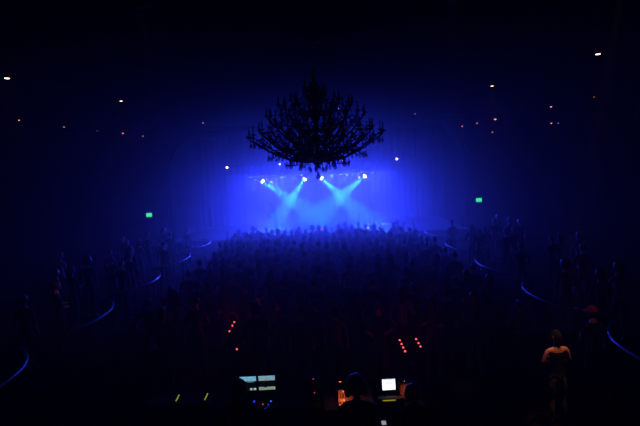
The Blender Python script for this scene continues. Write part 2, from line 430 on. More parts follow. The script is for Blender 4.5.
# lamps added out of frame above, to light three people beneath
for x, y, pw, lab, d in ((4.6, 8.1, 1500, 'adjustable downlight added above the frame, aimed at the woman in the tank top', (-.68, 1.1, -6.4)), (5.2, 8.2, 90, 'adjustable downlight added above the frame, aimed at the person in the red cap', (-.22, 1.9, -6.0)),
                      (-4.6, 9.0, 130, 'adjustable downlight added above the frame, aimed at the red-lit person on the left terrace', (-1.6, 4.2, -5.7))):
    t = tag(empty('ceiling_downlight', (x, y, ceil_z(y)-.001)), lab, 'downlight', 'downlights in the ceiling')
    bm = bmesh.new(); lathe(bm, [(.08, -.002), (.11, -.004), (.11, -.03), (.08, -.04), (.07, -.002)], 20); link('trim_ring', bm, M['black'], t, True)
    bm = bmesh.new(); lathe(bm, [(0, -.02), (.06, -.02), (.06, -.004), (0, -.004)], 18); link('lamp', bm, lampmat[1.1], t)
    spot('downlight_beam', (0, 0, -.06), d, WARM, pw, 6, .8, .03, t)
walls = [(-9.97, 6.93, .6, 'small wall lamp on the front wall, highest of the two left of the stage'), (-8.95, 6.73, .45, 'faint wall lamp on the front wall, lower and nearer the stage on the left'),
         (9.27, 6.75, .8, 'wall lamp right of the stage, upper of a vertical pair'), (9.1, 6.09, .45, 'faint wall lamp right of the stage, lower of a vertical pair'),
         (12.16, 6.41, .6, 'small orange wall lamp on the right of the front wall, below a ceiling downlight'), (12.52, 6.39, .5, 'faint purple wall lamp beside the outermost orange one'),
         (8.33, 6.59, .5, 'dim wall lamp right of the stage, second out from the opening'), (7.55, 6.47, .5, 'dim wall lamp right of the stage, nearest the opening')]
for x, z, s, lab in walls:
    t = tag(empty('wall_lamp', (x, 28.99, z)), lab, 'wall lamp', 'small lamps on the front wall')
    bm = bmesh.new(); box(bm, (0, -.02, .05), (.1, .04, .16), bev=.008); tube(bm, [(0, -.04, .08), (0, -.1, .09), (0, -.12, .05)], .012, 6); link('bracket', bm, M['black'], t)
    bm = bmesh.new(); lathe(bm, [(.03, .06), (.05, .04), (.07*s+.03, -.005)], 14, Matrix.Translation((0, -.12, 0))); link('shade', bm, M['black'], t, True)
    col = (.35, .12, .8) if 'purple' in lab else (1, .25, .12)
    bm = bmesh.new(); lathe(bm, [(0, -.06*s-.02), (.05*s+.01, -.045*s), (.06*s+.012, 0), (.02, .03)], 12, Matrix.Translation((0, -.12, 0))); link('bulb', bm, lampmat.setdefault(('w', s, col), emis('wall bulb %.2f' % (s+col[0]), col, 3.0*s*s+.5)), t, True)

# ------------------------------------------------------------------ exit signs
def exit_sign(x, z, side):
    t = tag(empty('exit_sign', (x, 28.995, z)), 'lit green EXIT sign high on the wall to the %s of the stage' % side, 'exit sign', 'green exit signs')
    bm = bmesh.new(); box(bm, (0, -.03, 0), (.36, .06, .27), bev=.008); link('housing', bm, M['black'], t)
    bm = bmesh.new(); box(bm, (0, -.064, 0), (.30, .008, .215)); link('face', bm, exitface, t)
    cu = bpy.data.curves.new('text', 'FONT'); cu.body = 'EXIT'; cu.size = .135; cu.align_x = 'CENTER'; cu.align_y = 'CENTER'; cu.extrude = .002
    to = bpy.data.objects.new('text', cu); C.objects.link(to)
    dg = bpy.context.evaluated_depsgraph_get(); me = bpy.data.meshes.new_from_object(to.evaluated_get(dg)); bpy.data.objects.remove(to)
    me.materials.append(exittext); o = bpy.data.objects.new('lettering', me); C.objects.link(o); o.parent = t
    o.rotation_euler = (PI/2, 0, 0); o.location = (0, -.071, 0)
exitface = emis('exit green', (.02, .95, .25), .95); exittext = emis('exit letters', (.45, 1, .62), 1.0)
exit_sign(-8.94, 2.62, 'left'); exit_sign(8.34, 2.59, 'right')
# doors beneath the signs
for n, x in ((1, -8.94), (2, 8.34)):
    bm = bmesh.new(); box(bm, (x, 28.96, 1.1), (1.8, .05, 2.2), bev=.01); box(bm, (x, 28.925, 1.1), (.012, .02, 2.15)); box(bm, (x-.45, 28.92, 1.0), (.7, .03, .05)); box(bm, (x+.45, 28.92, 1.0), (.7, .03, .05))
    struct('door_%d' % n, bm, M['wall'], 'dark double door beneath the exit sign', 'door')

# ------------------------------------------------------------------ stage truss and lights
TY = 31.0
t = tag(empty('lighting_truss', (0, TY, 4.58)), 'black box truss hung across the stage carrying the stage lights', 'truss')
for (dy, dz) in ((-.2, 0), (.2, 0), (-.2, .4), (.2, .4)):
    bm = bmesh.new(); tube(bm, [(-5.4, dy, dz), (5.4, dy, dz)], .025, 8); link('chord', bm, M['black'], t, True)
bm = bmesh.new(); n = 27
for k in range(n):
    xa, xb = -5.4 + 10.8*k/n, -5.4 + 10.8*(k+1)/n
    f = k % 2
    for a, b in (((-.2, 0), (-.2, .4)), ((.2, 0), (.2, .4)), ((-.2, 0), (.2, 0)), ((-.2, .4), (.2, .4))):
        if f: a, b = b, a
        tube(bm, [(xa, *a), (xb, *b)], .010, 5)
link('bracing', bm, M['black'], t)
for x in (-4.2, 0, 4.2):
    bm = bmesh.new(); tube(bm, [(x, 0, 2.42), (x, 0, .75)], .012, 6); tube(bm, [(x, 0, .75), (x, -.2, .4)], .01, 6); tube(bm, [(x, 0, .75), (x, .2, .4)], .01, 6); link('hanging_cable', bm, M['black'], t)

lensw = emis('white hot lens', (.8, .93, 1), 30)
def fixture(kind, name, loc, d, r, length, lensm, label, cat, group, yoke=True, up=True, topz=4.56):
    """a stage light: clamp and yoke, round body with fins, lens in front"""
    t = tag(empty(name, loc), label, cat, group)
    d = Vector(d).normalized(); A = axis((0, 0, 0), d)
    s = 1 if up else -1
    bm = bmesh.new()
    if kind == 'moving':
        lathe(bm, [(0, -length*.62), (r*.7, -length*.6), (r*1.05, -length*.35), (r*1.1, 0), (r*1.12, length*.3), (r*1.12, length*.4), (r*1.0, length*.4), (r*.98, length*.36)], 20, A)
    else:
        lathe(bm, [(0, -length*.5), (r*.5, -length*.5), (r*.9, -length*.3), (r*1.05, -length*.25), (r*1.05, length*.4), (r*1.12, length*.4), (r*1.12, length*.44), (r, length*.44), (r*.98, length*.36)], 18, A)
    body = link('housing', bm, M['black'], t, True)
    bm = bmesh.new(); lathe(bm, [(0, length*.40+r*.65), (r*.45, length*.40+r*.58), (r*.8, length*.40+r*.35), (r*.98, length*.38)], 18, A); link('lens', bm, lensm, t, True)
    bm = bmesh.new(); h = r*1.35
    tube(bm, [(-h, 0, 0), (-h, 0, s*h*.9), (-h*.8, 0, s*h*1.15), (h*.8, 0, s*h*1.15), (h, 0, s*h*.9), (h, 0, 0)], r*.13, 6)
    link('yoke', bm, M['black'], t)
    bm = bmesh.new()
    if kind == 'moving':
        box(bm, (0, 0, s*(h*1.15+.05)), (r*2.2, r*1.8, .1), bev=.012)
    zt = s*(h*1.15+(.1 if kind == 'moving' else 0))
    if up:
        zz = topz - loc[2]
        tube(bm, [(0, 0, zt-.01), (0, 0, max(zt+.02, zz-.03))], .018, 8)
        if kind == 'moving':
            for dy in (-.2, .2): tube(bm, [(0, 0, max(zt, zz-.06)), (0, dy, zz-.03), (0, dy, zz-.005)], .02, 6)
        else: tube(bm, [(0, 0, max(zt, zz-.05)), (0, -.2 if loc[1] < TY+.01 else .2, zz)], .018, 6)
    else: lathe(bm, [(0, 0), (r*1.1, 0), (r*1.1, .02), (0, .025)], 14, Matrix.Translation((0, 0, zt-.02)))
    link('mount', bm, M['black'], t)
    return t, d
heads = [((-3.22, TY, 4.14), (1.75, -.8, -1.2), 'leftmost moving head, its cyan beam slanting down to the right'),
         ((-.68, TY, 4.18), (-1.1, -.8, -1.5), 'moving head left of centre, its cyan beam slanting down to the left'),
         ((.10, TY, 4.18), (1.15, -.8, -1.2), 'moving head just right of centre, its cyan beam slanting down to the right'),
         ((2.70, TY, 4.16), (-1.5, -.8, -1.1), 'rightmost moving head, its cyan beam slanting down to the left')]
for loc, d, lab in heads:
    t, dv = fixture('moving', 'moving_head_light', loc, d, .11, .34, lensw, lab, 'stage light', 'moving heads under the truss')
    spot('moving_head_beam', dv*.26, dv, CYAN, 11000, 25, .4, .05, t)
# small pinspots mounted along the truss
pins = [((-2.62, TY-.36, 4.02), (.1, -1, -.12), .045, (.8, .9, 1), 6, 'tiny white pinspot hanging beside the leftmost moving head'), ((-.52, TY-.36, 4.17), (0, -1, -.1), .035, (.7, .85, 1), 4, 'tiny white pinspot hanging beside the second moving head from the left'),
        ((2.24, TY-.36, 4.03), (0, -1, -.1), .045, (.8, .95, 1), 6, 'tiny white pinspot hanging beside the rightmost moving head'), ((2.52, TY-.36, 4.62), (0, -1, 0), .035, (.05, .6, .6), 1.5, 'small teal pinspot on the truss above the rightmost moving head'),
        ((-2.08, TY-.36, 4.97), (0, -1, -.1), .055, (.65, .8, 1), 5, 'small white spotlight on top of the truss, below the left of the chandelier'),
        ((-5.0, TY-.36, 4.92), (.2, -1, -.1), .06, (1, .75, .7), 8, 'warm white spotlight at the left end of the truss'), ((4.37, TY-.36, 4.95), (-.2, -1, -.1), .06, (1, .7, .6), 8, 'warm white spotlight at the right end of the truss'),
        ((1.35, TY-.36, 5.02), (.1, -1, -.1), .04, (1, .6, .6), 2.2, 'small pink spotlight on top of the truss behind the right of the chandelier')]
for loc, d, r, col, st, lab in pins:
    up = loc[2] < 4.4
    t, dv = fixture('par', 'pinspot', loc, d, r, .16, emis('pinspot lens', col, st), lab, 'stage light', 'pinspots on the truss', up=up, topz=4.58)
    if not up:
        zz = 4.98 - loc[2]
        bm = bmesh.new(); tube(bm, [(0, .0, -r*1.5), (0, .1, min(zz, -r*1.5)), (0, .11, zz)], .014, 6); link('arm_bracket', bm, M['black'], t)
    if r >= .055: spot('pinspot_beam', dv*.12, Vector((dv.x*1.5, dv.y, dv.z-.5)), (1, .6, .7) if r > .056 else (.3, .4, 1), 14, 22, .8, .03, t)
# blue wash lights
bluel = emis('blue lens', (.05, .1, 1), .8)
for loc, d, L, pw, lab in BATTENS:
    t = tag(empty('led_batten', loc), lab, 'stage light', 'blue LED battens')
    A = Vector(d).to_track_quat('-Z', 'Y').to_matrix().to_4x4()
    bm = bmesh.new(); box(bm, (0, 0, .05), (L, .12, .08), bev=.01); bmesh.ops.transform(bm, matrix=A, verts=bm.verts); link('housing', bm, M['black'], t)
    bm = bmesh.new(); box(bm, (0, 0, .008), (L-.1, .03, .004))
    for k in range(int(L/.2)): lathe(bm, [(0, .004), (.035, .006), (.04, .012)], 10, Matrix.Translation((-L/2+.1+.2*k, 0, 0)))
    bmesh.ops.transform(bm, matrix=A, verts=bm.verts); link('lenses', bm, bluel, t)
    for x in (-L/2+.3, L/2-.3):
        bm = bmesh.new()
        if loc[2] > 4: tube(bm, [(x, 0, .06), (x, 0, 7.0-loc[2])], .015, 6)
        else: tube(bm, [(x, .03, -.34), (x, .03, .02)], .02, 6)
        link('hanger' if loc[2] > 4 else 'foot', bm, M['black'], t)
    l = bpy.data.lights.new('batten_light', 'AREA'); l.shape = 'RECTANGLE'; l.size = L; l.size_y = .1; l.energy = pw; l.color = BLUE; l.spread = math.radians(140)
    o = bpy.data.objects.new('batten_light', l); C.objects.link(o); o.parent = t; o.location = Vector(d).normalized()*.02; aim(o, d)
# small lamps on stage front; the orange one is added for an orange-lit head
for (x, y, z, col, st, r, lab) in ((.06, 28.45, 1.52, (1, .3, .2), 1.6, .07, 'small orange glow added at the middle of the stage edge for a lit head'), (2.43, 28.45, 1.46, (.75, .9, 1), 4, .045, 'small white stage lamp right of centre on the stage edge')):
    t = tag(empty('footlight', (x, y, 1.2)), lab, 'stage light')
    h = z - 1.2
    bm = bmesh.new(); lathe(bm, [(0, 0), (.12, 0), (.12, .02), (.02, .03), (.015, h-.05), (0, h-.05)], 14); link('stand', bm, M['black'], t, True)
    bm = bmesh.new(); lathe(bm, [(0, -.1), (r, -.08), (r*1.2, .05), (r, .05)], 14, axis((0, 0, h), (0, -1, .1))); link('housing', bm, M['black'], t, True)
    bm = bmesh.new(); lathe(bm, [(0, .052), (r*.99, .045)], 14, axis((0, 0, h), (0, -1, .1))); link('lens', bm, emis('footlight lens', col, st), t)

# ------------------------------------------------------------------ people
def skin_body(J, E, name):
    """J: joint -> (pos, radius); E: edges. Grows the figure with a Skin modifier, returns a bmesh."""
    keys = list(J); me = bpy.data.meshes.new(name)
    me.from_pydata([J[k][0] for k in keys], [(keys.index(a), keys.index(b)) for a, b in E], [])
    o = bpy.data.objects.new(name, me); C.objects.link(o)
    md = o.modifiers.new('skin', 'SKIN'); md.use_smooth_shade = True; md.branch_smoothing = .6
    sv = me.skin_vertices[0].data
    for i, k in enumerate(keys):
        r = J[k][1]; sv[i].radius = r if isinstance(r, tuple) else (r, r); sv[i].use_root = (k == 'pelvis')
    sb = o.modifiers.new('sub', 'SUBSURF'); sb.levels = 1; sb.render_levels = 1
    dg = bpy.context.evaluated_depsgraph_get(); dg.update()
    ev = bpy.data.meshes.new_from_object(o.evaluated_get(dg))
    bm = bmesh.new(); bm.from_mesh(ev)
    bpy.data.objects.remove(o); bpy.data.meshes.remove(ev); bpy.data.meshes.remove(me)
    return bm

def head_into(bm, c, yaw=0, pitch=0, mi=0, s=1.0):
    """head with brow, nose, mouth, chin and ears, joined into the body mesh; faces +Y"""
    R = Matrix.Translation(c) @ Matrix.Rotation(yaw, 4, 'Z') @ Matrix.Rotation(pitch, 4, 'X') @ Matrix.Scale(s, 4)
    r = bmesh.ops.create_uvsphere(bm, u_segments=20, v_segments=14, radius=1)
    for v in r['verts']:
        x, y, z = v.co
        w_ = .076 * (1 - .22*max(0, -z)**1.5 * (1 if y > 0 else .5)); d_ = .096
        X, Y, Z_ = x*w_, y*d_, z*.118
        if y > 0:
            Y *= 1 - .10*max(0, z)
            if abs(x) < .25 and -.35 < z < .05: Y += .022*(1-abs(x)/.25)*(1-abs(z+.18)/.23 if abs(z+.18) < .23 else 0)   # nose
            if .05 < z < .3 and .2 < abs(x) < .55: Y -= .007                                                           # eye sockets
            if -.6 < z < -.45 and abs(x) < .35: Y += .005                                                               # lips
            if z < -.75: Y += .012                                                                                      # chin
        v.co = R @ Vector((X, Y, Z_))
    for sx in (-1, 1):
        e = bmesh.ops.create_uvsphere(bm, u_segments=8, v_segments=6, radius=1)
        for v in e['verts']: v.co = R @ Vector((sx*.078 + v.co.x*.010, -.005 + v.co.y*.02, -.008 + v.co.z*.033))
        r['verts'] += e['verts']
        e = bmesh.ops.create_uvsphere(bm, u_segments=8, v_segments=6, radius=.011)
        for v in e['verts']: v.co = R @ Vector((sx*.030 + v.co.x, .080 + v.co.y, .016 + v.co.z*.8))
        r['verts'] += e['verts']
    tube(bm, [R @ Vector((-.026, .090, -.062)), R @ Vector((0, .0965, -.064)), R @ Vector((.026, .090, -.062))], [.003, .006, .003], 5)
    return R

def hand_into(bm, w, h, side, curl=.5):
    """palm and five fingers grown from wrist w towards h; side -1 left, 1 right"""
    w, h = Vector(w), Vector(h); d = (h-w).normalized()
    u = Vector((0, 1, 0)) if abs(d.y) < .75 else Vector((0, 0, 1))      # across the knuckles
    u = (u - d*u.dot(d)).normalized(); n = d.cross(u).normalized() * (-side)
    pl = .085
    tube(bm, [w - d*.01, w + d*.03, w + d*.06, w + d*pl], [.026, .034, .037, .034], 8)
    for k, ln in enumerate((.072, .082, .076, .060)):
        b0 = w + d*(pl-.012) + u*(.030 - .020*k); L = ln
        p1 = b0 + d*L*.45 + n*L*.1*curl; p2 = p1 + (d*(1-.45*curl) + n*.6*curl).normalized()*L*.32; p3 = p2 + (d*(1-.8*curl) + n*.9*curl).normalized()*L*.26
        tube(bm, [b0, p1, p2, p3], [.0095, .009, .008, .0055], 6)
    b0 = w + d*.025 + u*.028
    p1 = b0 + (d*.55 + u*.75).normalized()*.035 + n*.01; p2 = p1 + (d*.85 + u*.3 + n*.3).normalized()*.028; p3 = p2 + (d*.9+n*.4).normalized()*.022
    tube(bm, [b0, p1, p2, p3], [.012, .011, .010, .006], 6)

BASE = dict(pelvis=((0, 0, .95), .135), waist=((0, .0, 1.08), .118), chest=((0, .01, 1.25), .15), upper=((0, 0, 1.38), .125), neck=((0, -.005, 1.49), .058), skull=((0, .01, 1.58), .055))
def arm(side, el, wr, pose=None):
    s = 'L' if side < 0 else 'R'
    sh = (side*.175, 0, 1.405)
    return {'sh'+s: (sh, .062), 'ua'+s: (tuple((Vector(sh)+Vector(el))/2), .052), 'el'+s: (el, .042), 'wr'+s: (wr, .028)}
def leg(side, kn=None, an=None, to=None):
    s = 'L' if side < 0 else 'R'
    kn = kn or (side*.11, .02, .5); an = an or (side*.13, -.01, .085); to = to or (an[0]+side*.03, an[1]+.15, .035)
    hp = (side*.095, 0, .87)
    return {'hp'+s: (hp, .1), 'th'+s: (tuple((Vector(hp)+Vector(kn))/2), .085), 'kn'+s: (kn, .06), 'cf'+s: (tuple((Vector(kn)*.6+Vector(an)*.4) + Vector((0, -.02, 0))), .055), 'an'+s: (an, .04), 'hl'+s: ((an[0], an[1]-.03, an[2]-.04), .04), 'to'+s: (to, .038)}
EDG = [('pelvis', 'waist'), ('waist', 'chest'), ('chest', 'upper'), ('upper', 'neck'), ('neck', 'skull')]
for s in 'LR':
    EDG += [('upper', 'sh'+s), ('sh'+s, 'ua'+s), ('ua'+s, 'el'+s), ('el'+s, 'wr'+s), ('pelvis', 'hp'+s), ('hp'+s, 'th'+s), ('th'+s, 'kn'+s), ('kn'+s, 'cf'+s), ('cf'+s, 'an'+s), ('an'+s, 'hl'+s), ('an'+s, 'to'+s)]

POSE = dict(
    relaxed=dict(L=((-.25, -.02, 1.13), (-.25, .06, .89), (-.25, .09, .8)), R=((.25, -.02, 1.13), (.25, .06, .89), (.25, .09, .8))),
    folded=dict(L=((-.26, .03, 1.15), (-.06, .22, 1.17), (.04, .22, 1.19)), R=((.26, .03, 1.15), (.07, .21, 1.10), (-.03, .21, 1.09))),
    bothup=dict(L=((-.27, .10, 1.62), (-.23, .16, 1.88), (-.22, .17, 1.97)), R=((.27, .10, 1.62), (.22, .16, 1.9), (.20, .17, 1.99))),
    oneup=dict(L=((-.25, -.02, 1.13), (-.24, .10, .91), (-.24, .13, .82)), R=((.29, .08, 1.60), (.26, .14, 1.86), (.25, .15, 1.95))),
    pocket=dict(L=((-.28, -.06, 1.14), (-.21, .06, .95), (-.19, .1, .88)), R=((.27, .0, 1.16), (.16, .24, 1.2), (.13, .27, 1.28))),
    hips=dict(L=((-.33, -.08, 1.17), (-.17, .05, 1.02), (-.12, .10, .98)), R=((.33, -.08, 1.17), (.17, .05, 1.02), (.12, .1, .98))),
    desk=dict(L=((-.24, .16, 1.14), (-.19, .40, 1.02), (-.18, .48, .99)), R=((.24, .16, 1.14), (.19, .40, 1.02), (.18, .48, .99))),
    mic=dict(L=((-.26, .1, 1.18), (-.08, .27, 1.36), (-.04, .29, 1.42)), R=((.24, .08, 1.14), (.1, .28, 1.1), (.02, .3, 1.1))),
)
def make_person(pose, mats, legs=None, lean=0.0, headyaw=0, headpitch=0, girth=1.0, hairstyle='short', curl=.5, bare=False, seat=False, J_extra=None, hairmat=None):
    """returns (body mesh, hair mesh); mats = skin, shirt, trousers, shoe"""
    J = dict(BASE)
    for side, s in ((-1, 'L'), (1, 'R')):
        el, wr, hd = POSE[pose][s]; J.update(arm(side, el, wr)); J.update(leg(side, *(legs[s] if legs else ())))
    if J_extra: J.update(J_extra)
    if girth != 1:
        for k in ('pelvis', 'waist', 'chest', 'upper', 'hpL', 'hpR', 'shL', 'shR', 'uaL', 'uaR'): J[k] = (J[k][0], J[k][1]*girth)
    bm = skin_body(J, EDG, 'figure')
    for v in bm.verts:      # shallower than wide
        if .9 < v.co.z < 1.5 and abs(v.co.x) < .2 and abs(v.co.y) < .2: v.co.y *= .8
    for f in bm.faces:
        c = f.calc_center_median(); mi = 1
        if c.z < .10: mi = 3
        elif c.z < .93 and abs(c.x) < .24 and not (abs(c.x) > .19 and c.z > .7): mi = 2
        if seat and c.z < .62: mi = 2 if c.z > .1 else 3
        if c.z > 1.465 and abs(c.x) < .08 and c.z < 1.75: mi = 0
        for s in 'LR':
            wrp = Vector(J['wr'+s][0]); elp = Vector(J['el'+s][0])
            t = (c-elp).dot(wrp-elp) / (wrp-elp).length_squared
            near = ((c-elp) - (wrp-elp)*t).length < .075
            if near and t > (.05 if bare or random.random() < 0 else .15) and t < 1.3 and abs(c.x) > .0: mi = 0 if (t > .1) else mi
        if bare and abs(c.x) > .165 and c.z > 1.0 and mi == 1: mi = 0
        if bare and c.z > 1.35: mi = 0
        f.material_index = mi
    for side, s in ((-1, 'L'), (1, 'R')):
        el, wr, hd = POSE[pose][s]; hand_into(bm, wr, hd, side, curl)
    hc = Vector((0, .025, 1.635))
    R = head_into(bm, hc, headyaw, headpitch)
    # hair
    hb = bmesh.new()
    r = bmesh.ops.create_uvsphere(hb, u_segments=20, v_segments=14, radius=1)
    kill = []
    for v in r['verts']:
        x, y, z = v.co; n = random.uniform(.98, 1.05)
        k = {'short': 1.0, 'bushy': 1.45, 'afro': 2.0, 'long': 1.08, 'bun': 1.02, 'cap': 1.03}[hairstyle]
        X, Y, Z_ = x*.084*k*n, y*.103*k*n - .006, z*.126*(1+(k-1)*.8)*n
        if hairstyle == 'long' and z < 0 and y < .3:
            Z_ = z*.30; X = x*.095 * (1.05 if z > -.8 else .8)/max(.35, math.sqrt(max(.05, 1-z*z)))*math.sqrt(max(.12, 1-z*z)) ; Y = min(Y, -.012)*1.1 - .02
        if hairstyle in ('bushy', 'afro') and z < -.35: Z_ = -.35*.126*1.4 + (z+.35)*.08
        v.co = (X, Y, Z_)
        lim = {'short': -.38, 'bushy': -.8, 'afro': -.8, 'long': -1.1, 'bun': -.35, 'cap': .08}[hairstyle]
        if (y > .45 and z < .38) or (z < lim) or (hairstyle not in ('long', 'bushy', 'afro') and y > -.1 and z < -.12): kill.append(v)
    bmesh.ops.delete(hb, geom=kill, context='VERTS')
    if hairstyle == 'bun': bmesh.ops.create_uvsphere(hb, u_segments=10, v_segments=8, radius=.045, matrix=Matrix.Translation((0, -.10, .09)))
    if hairstyle == 'cap':
        tube(hb, [(0, .06, .03), (0, .10, .028), (0, .15, .018)], [.07, .065, .045], 12)
        for v in hb.verts:
            if v.co.y > .085 and v.co.z < .11: v.co.z = .028 + (v.co.z-.028)*.12
    bmesh.ops.transform(hb, matrix=R, verts=hb.verts)
    if lean:
        piv = Vector((0, 0, .95)); Rm = Matrix.Rotation(-lean, 3, 'X')
        for b in (bm, hb):
            for v in b.verts:
                f = min(1, max(0, (v.co.z - .92)/.25)) if not seat else 1 * (v.co.z > .9)
                if pose == 'desk' and v.co.y > .3 and v.co.z < 1.2: f *= .0
                if f > 0: v.co = v.co.lerp(Rm @ (v.co - piv) + piv, f)
    out = []
    for nm, b, ms in (('person', bm, mats), ('hair', hb, [hairmat or M['hair']])):
        me = bpy.data.meshes.new(nm); b.normal_update(); b.to_mesh(me); b.free()
        for m in ms: me.materials.append(m)
        me.polygons.foreach_set('use_smooth', [True]*len(me.polygons)); out.append(me)
    return out
CM = [M['skin'], M['shirt'], M['trousers'], M['shoe']]
variants = {}
for key, args in dict(
    a=dict(pose='relaxed', hairstyle='short'), b=dict(pose='folded', hairstyle='short', headyaw=.2), c=dict(pose='pocket', hairstyle='long', girth=.9), d=dict(pose='hips', hairstyle='bun', girth=.9, headyaw=-.25),
    e=dict(pose='relaxed', hairstyle='cap', headpitch=-.1), f=dict(pose='folded', hairstyle='long', girth=.92, headyaw=.15), g=dict(pose='relaxed', hairstyle='bushy', girth=1.08),
    u=dict(pose='bothup', hairstyle='short'), v=dict(pose='oneup', hairstyle='long', girth=.92, curl=.1)).items():
    variants[key] = make_person(mats=CM, **args)
NP = [0]
def put(key, x, y, z, s=1.0, rz=0.0, label=None, group=None, ms=None):
    bme, hme = ms or variants[key]
    o = bpy.data.objects.new('person', bme); C.objects.link(o)
    o.location = (x, y, z); o.rotation_euler = (0, 0, rz); o.scale = (s, s, s)
    h = bpy.data.objects.new('cap' if key == 'e' else 'hair', hme); C.objects.link(h); h.parent = o
    tag(o, label, 'person', group); NP[0] += 1
    return o

# the crowd on the dance floor
gC = 'crowd packed on the dance floor'
pool = 'aaabbccdeffg'
spots = []
def free(x, y, r=.56):
    return all((x-a)**2 + (y-b)**2 > r*r for a, b in spots)
def row(y, xs, z, lab, grp, jit=.12, keys=pool, rmin=.58):
    for x in xs:
        for _ in range(6):
            px, py = x + random.uniform(-jit, jit), y + random.uniform(-jit, jit)
            if free(px, py, rmin): break
        else: continue
        spots.append((px, py))
        put(random.choice(keys), px, py, z, random.uniform(.93, 1.07), random.uniform(-.25, .25) - math.atan2(px*.4, 31-py if py < 30 else 1), lab(px, py), grp(px, py))
# named individuals first so that the crowd leaves them room
for (k, x, y, s, lab) in (('u', 4.05, 25.2, 1.0, 'person with both arms raised at the right end of the front rows'), ('v', 3.45, 26.2, 1.03, 'person with one arm raised near the right of the front rows'),
                          ('u', -4.0, 24.9, 1.0, 'person with both arms raised at the left end of the front rows'), ('v', -3.3, 26.0, 1.0, 'person with one arm raised near the left of the front rows')):
    spots.append((x, y)); put(k, x, y, 0, s, 0, lab, gC)
spots += [(3.92, 9.2), (4.98, 10.1)] + [(-2.11, 10.9+.3*i) for i in range(7)]
ORD = 'first second third fourth fifth sixth seventh eighth ninth tenth eleventh twelfth thirteenth fourteenth fifteenth sixteenth seventeenth eighteenth nineteenth twentieth twenty-first twenty-second twenty-third twenty-fourth'.split()
LOOK = dict(a='short-haired', b='short-haired, arms-folded', c='long-haired', d='bun-haired', e='cap-wearing', f='long-haired, arms-folded', g='bushy-haired')
rows_y = [27.75 - .66*i for i in range(12)]
yy_ = 27.75 - .66*12
while yy_ > 11.3: rows_y.append(yy_); yy_ -= .92
for k, y in enumerate(rows_y):
    st, x0, mxx, jit = (.66, -4.1, 4.35, .07) if k < 12 else (.95, -3.95, 4.2, .14)
    xs = [x0 + st*i + (st/2 if k % 2 else 0) for i in range(13)]; made = []
    for x in xs:
        if abs(x) > mxx: continue
        for _ in range(8):
            px, py = x + random.uniform(-jit, jit), y + random.uniform(-jit, jit)
            if free(px, py, .645): break
        else: continue
        spots.append((px, py)); made.append((px, py))
    for i, (px, py) in enumerate(made):
        key = random.choice(pool if k > 11 else 'aaabbccceffg')
        put(key, px, py, 0, random.uniform(.93, 1.07), random.uniform(-.2, .2) - math.atan2(px*.4, 31-py),
            '%s concertgoer, %s row back from the stage, %s from the left' % (LOOK[key], ORD[k], ORD[i]), 'concertgoers in the blue-lit front half of the floor' if k < 12 else 'concertgoers in the dark rear half of the floor')
n_floor = NP[0]
# people on the terraces
for sgn, nm in ((-1, 'left'), (1, 'right')):
    made = []
    for i in range(20):
        for _ in range(30):
            yy = random.uniform(11.5, 25.8); xx = sgn*(edge_x(yy, sgn) + .66 + random.random()**1.5*2.6)
            if free(xx, yy, .7) and not (abs(xx-5.4) < .9 and abs(yy-10.2) < .9) and not (abs(xx+6.45) < .8 and abs(yy-13.2) < .8): break
        else: continue
        spots.append((xx, yy)); made.append((yy, xx))
    for i, (yy, xx) in enumerate(sorted(made, reverse=True)):
        key = random.choice(pool)
        put(key, xx, yy, .45, random.uniform(.93, 1.07), sgn*.3 + random.uniform(-.25, .25), '%s onlooker on the %s terrace, %s in order from the stage' % (LOOK[key], nm, ORD[i]), 'onlookers on the %s terrace' % nm)

# ------------------------------------------------------------------ red lamps on the mix-position barrier
redm = emis('red lamp', (1, .12, .10), 1.5)
def barrier(x, y0, y1, lab, lamps, lablamp):
    t = tag(empty('crowd_barrier', (x, y0, 0)), lab, 'barrier', 'black barriers around the mixing position'); L = y1-y0
    bm = bmesh.new(); tube(bm, [(0, 0, 0), (0, 0, 1.1), (0, L, 1.1), (0, L, 0)], .02, 8); tube(bm, [(0, 0, .15), (0, L, .15)], .016, 8); link('frame', bm, M['black'], t, True)
    n = max(2, int(L/.12))
    for k in range(1, n):
        bm = bmesh.new(); tube(bm, [(0, L*k/n, .15), (0, L*k/n, 1.1)], .008, 6); link('bar', bm, M['black'], t)
    for yy in (0.03, L-.03):
        bm = bmesh.new(); box(bm, (0, yy, .015), (.22, .05, .03), bev=.005); link('foot', bm, M['black'], t)
    for i, ly in enumerate(lamps):
        l = tag(empty('red_marker_lamp', (x, ly, 1.12)), lablamp + ', %s' % ['farthest', 'second farthest', 'third farthest', 'nearest'][i], 'marker lamp', 'red marker lamps')
        bm = bmesh.new(); lathe(bm, [(0, -.003), (.022, -.003), (.022, .012), (.018, .016)], 12); link('base', bm, M['black'], l)
        bm = bmesh.new(); lathe(bm, [(.019, .012), (.019, .03), (.012, .042), (0, .045)], 12); link('lens', bm, redm, l, True)
barrier(-2.11, 10.9, 12.85, 'black crowd barrier left of the mixing desks, three red lamps on it', [12.65, 12.36, 11.93], 'small red lamp on the long left barrier')
barrier(-1.76, 10.35, 10.8, 'short black barrier left of the mixing desks with a single red lamp', [10.66], 'lone small red lamp on the short left barrier')
barrier(1.46, 9.95, 10.9, 'black crowd barrier right of the mixing desks, inner of two, four red lamps on it', [10.74, 10.5, 10.29, 10.07], 'small red lamp on the inner right barrier')
barrier(1.79, 10.0, 10.95, 'black crowd barrier right of the mixing desks, outer of two, three red lamps on it', [10.76, 10.51, 10.3], 'small red lamp on the outer right barrier')
for x, y in ((-2.11, 12.3), (1.62, 10.6)): point('red_lamp_glow', (x, y, 1.24), (1, .03, .03), 1.8, .03)

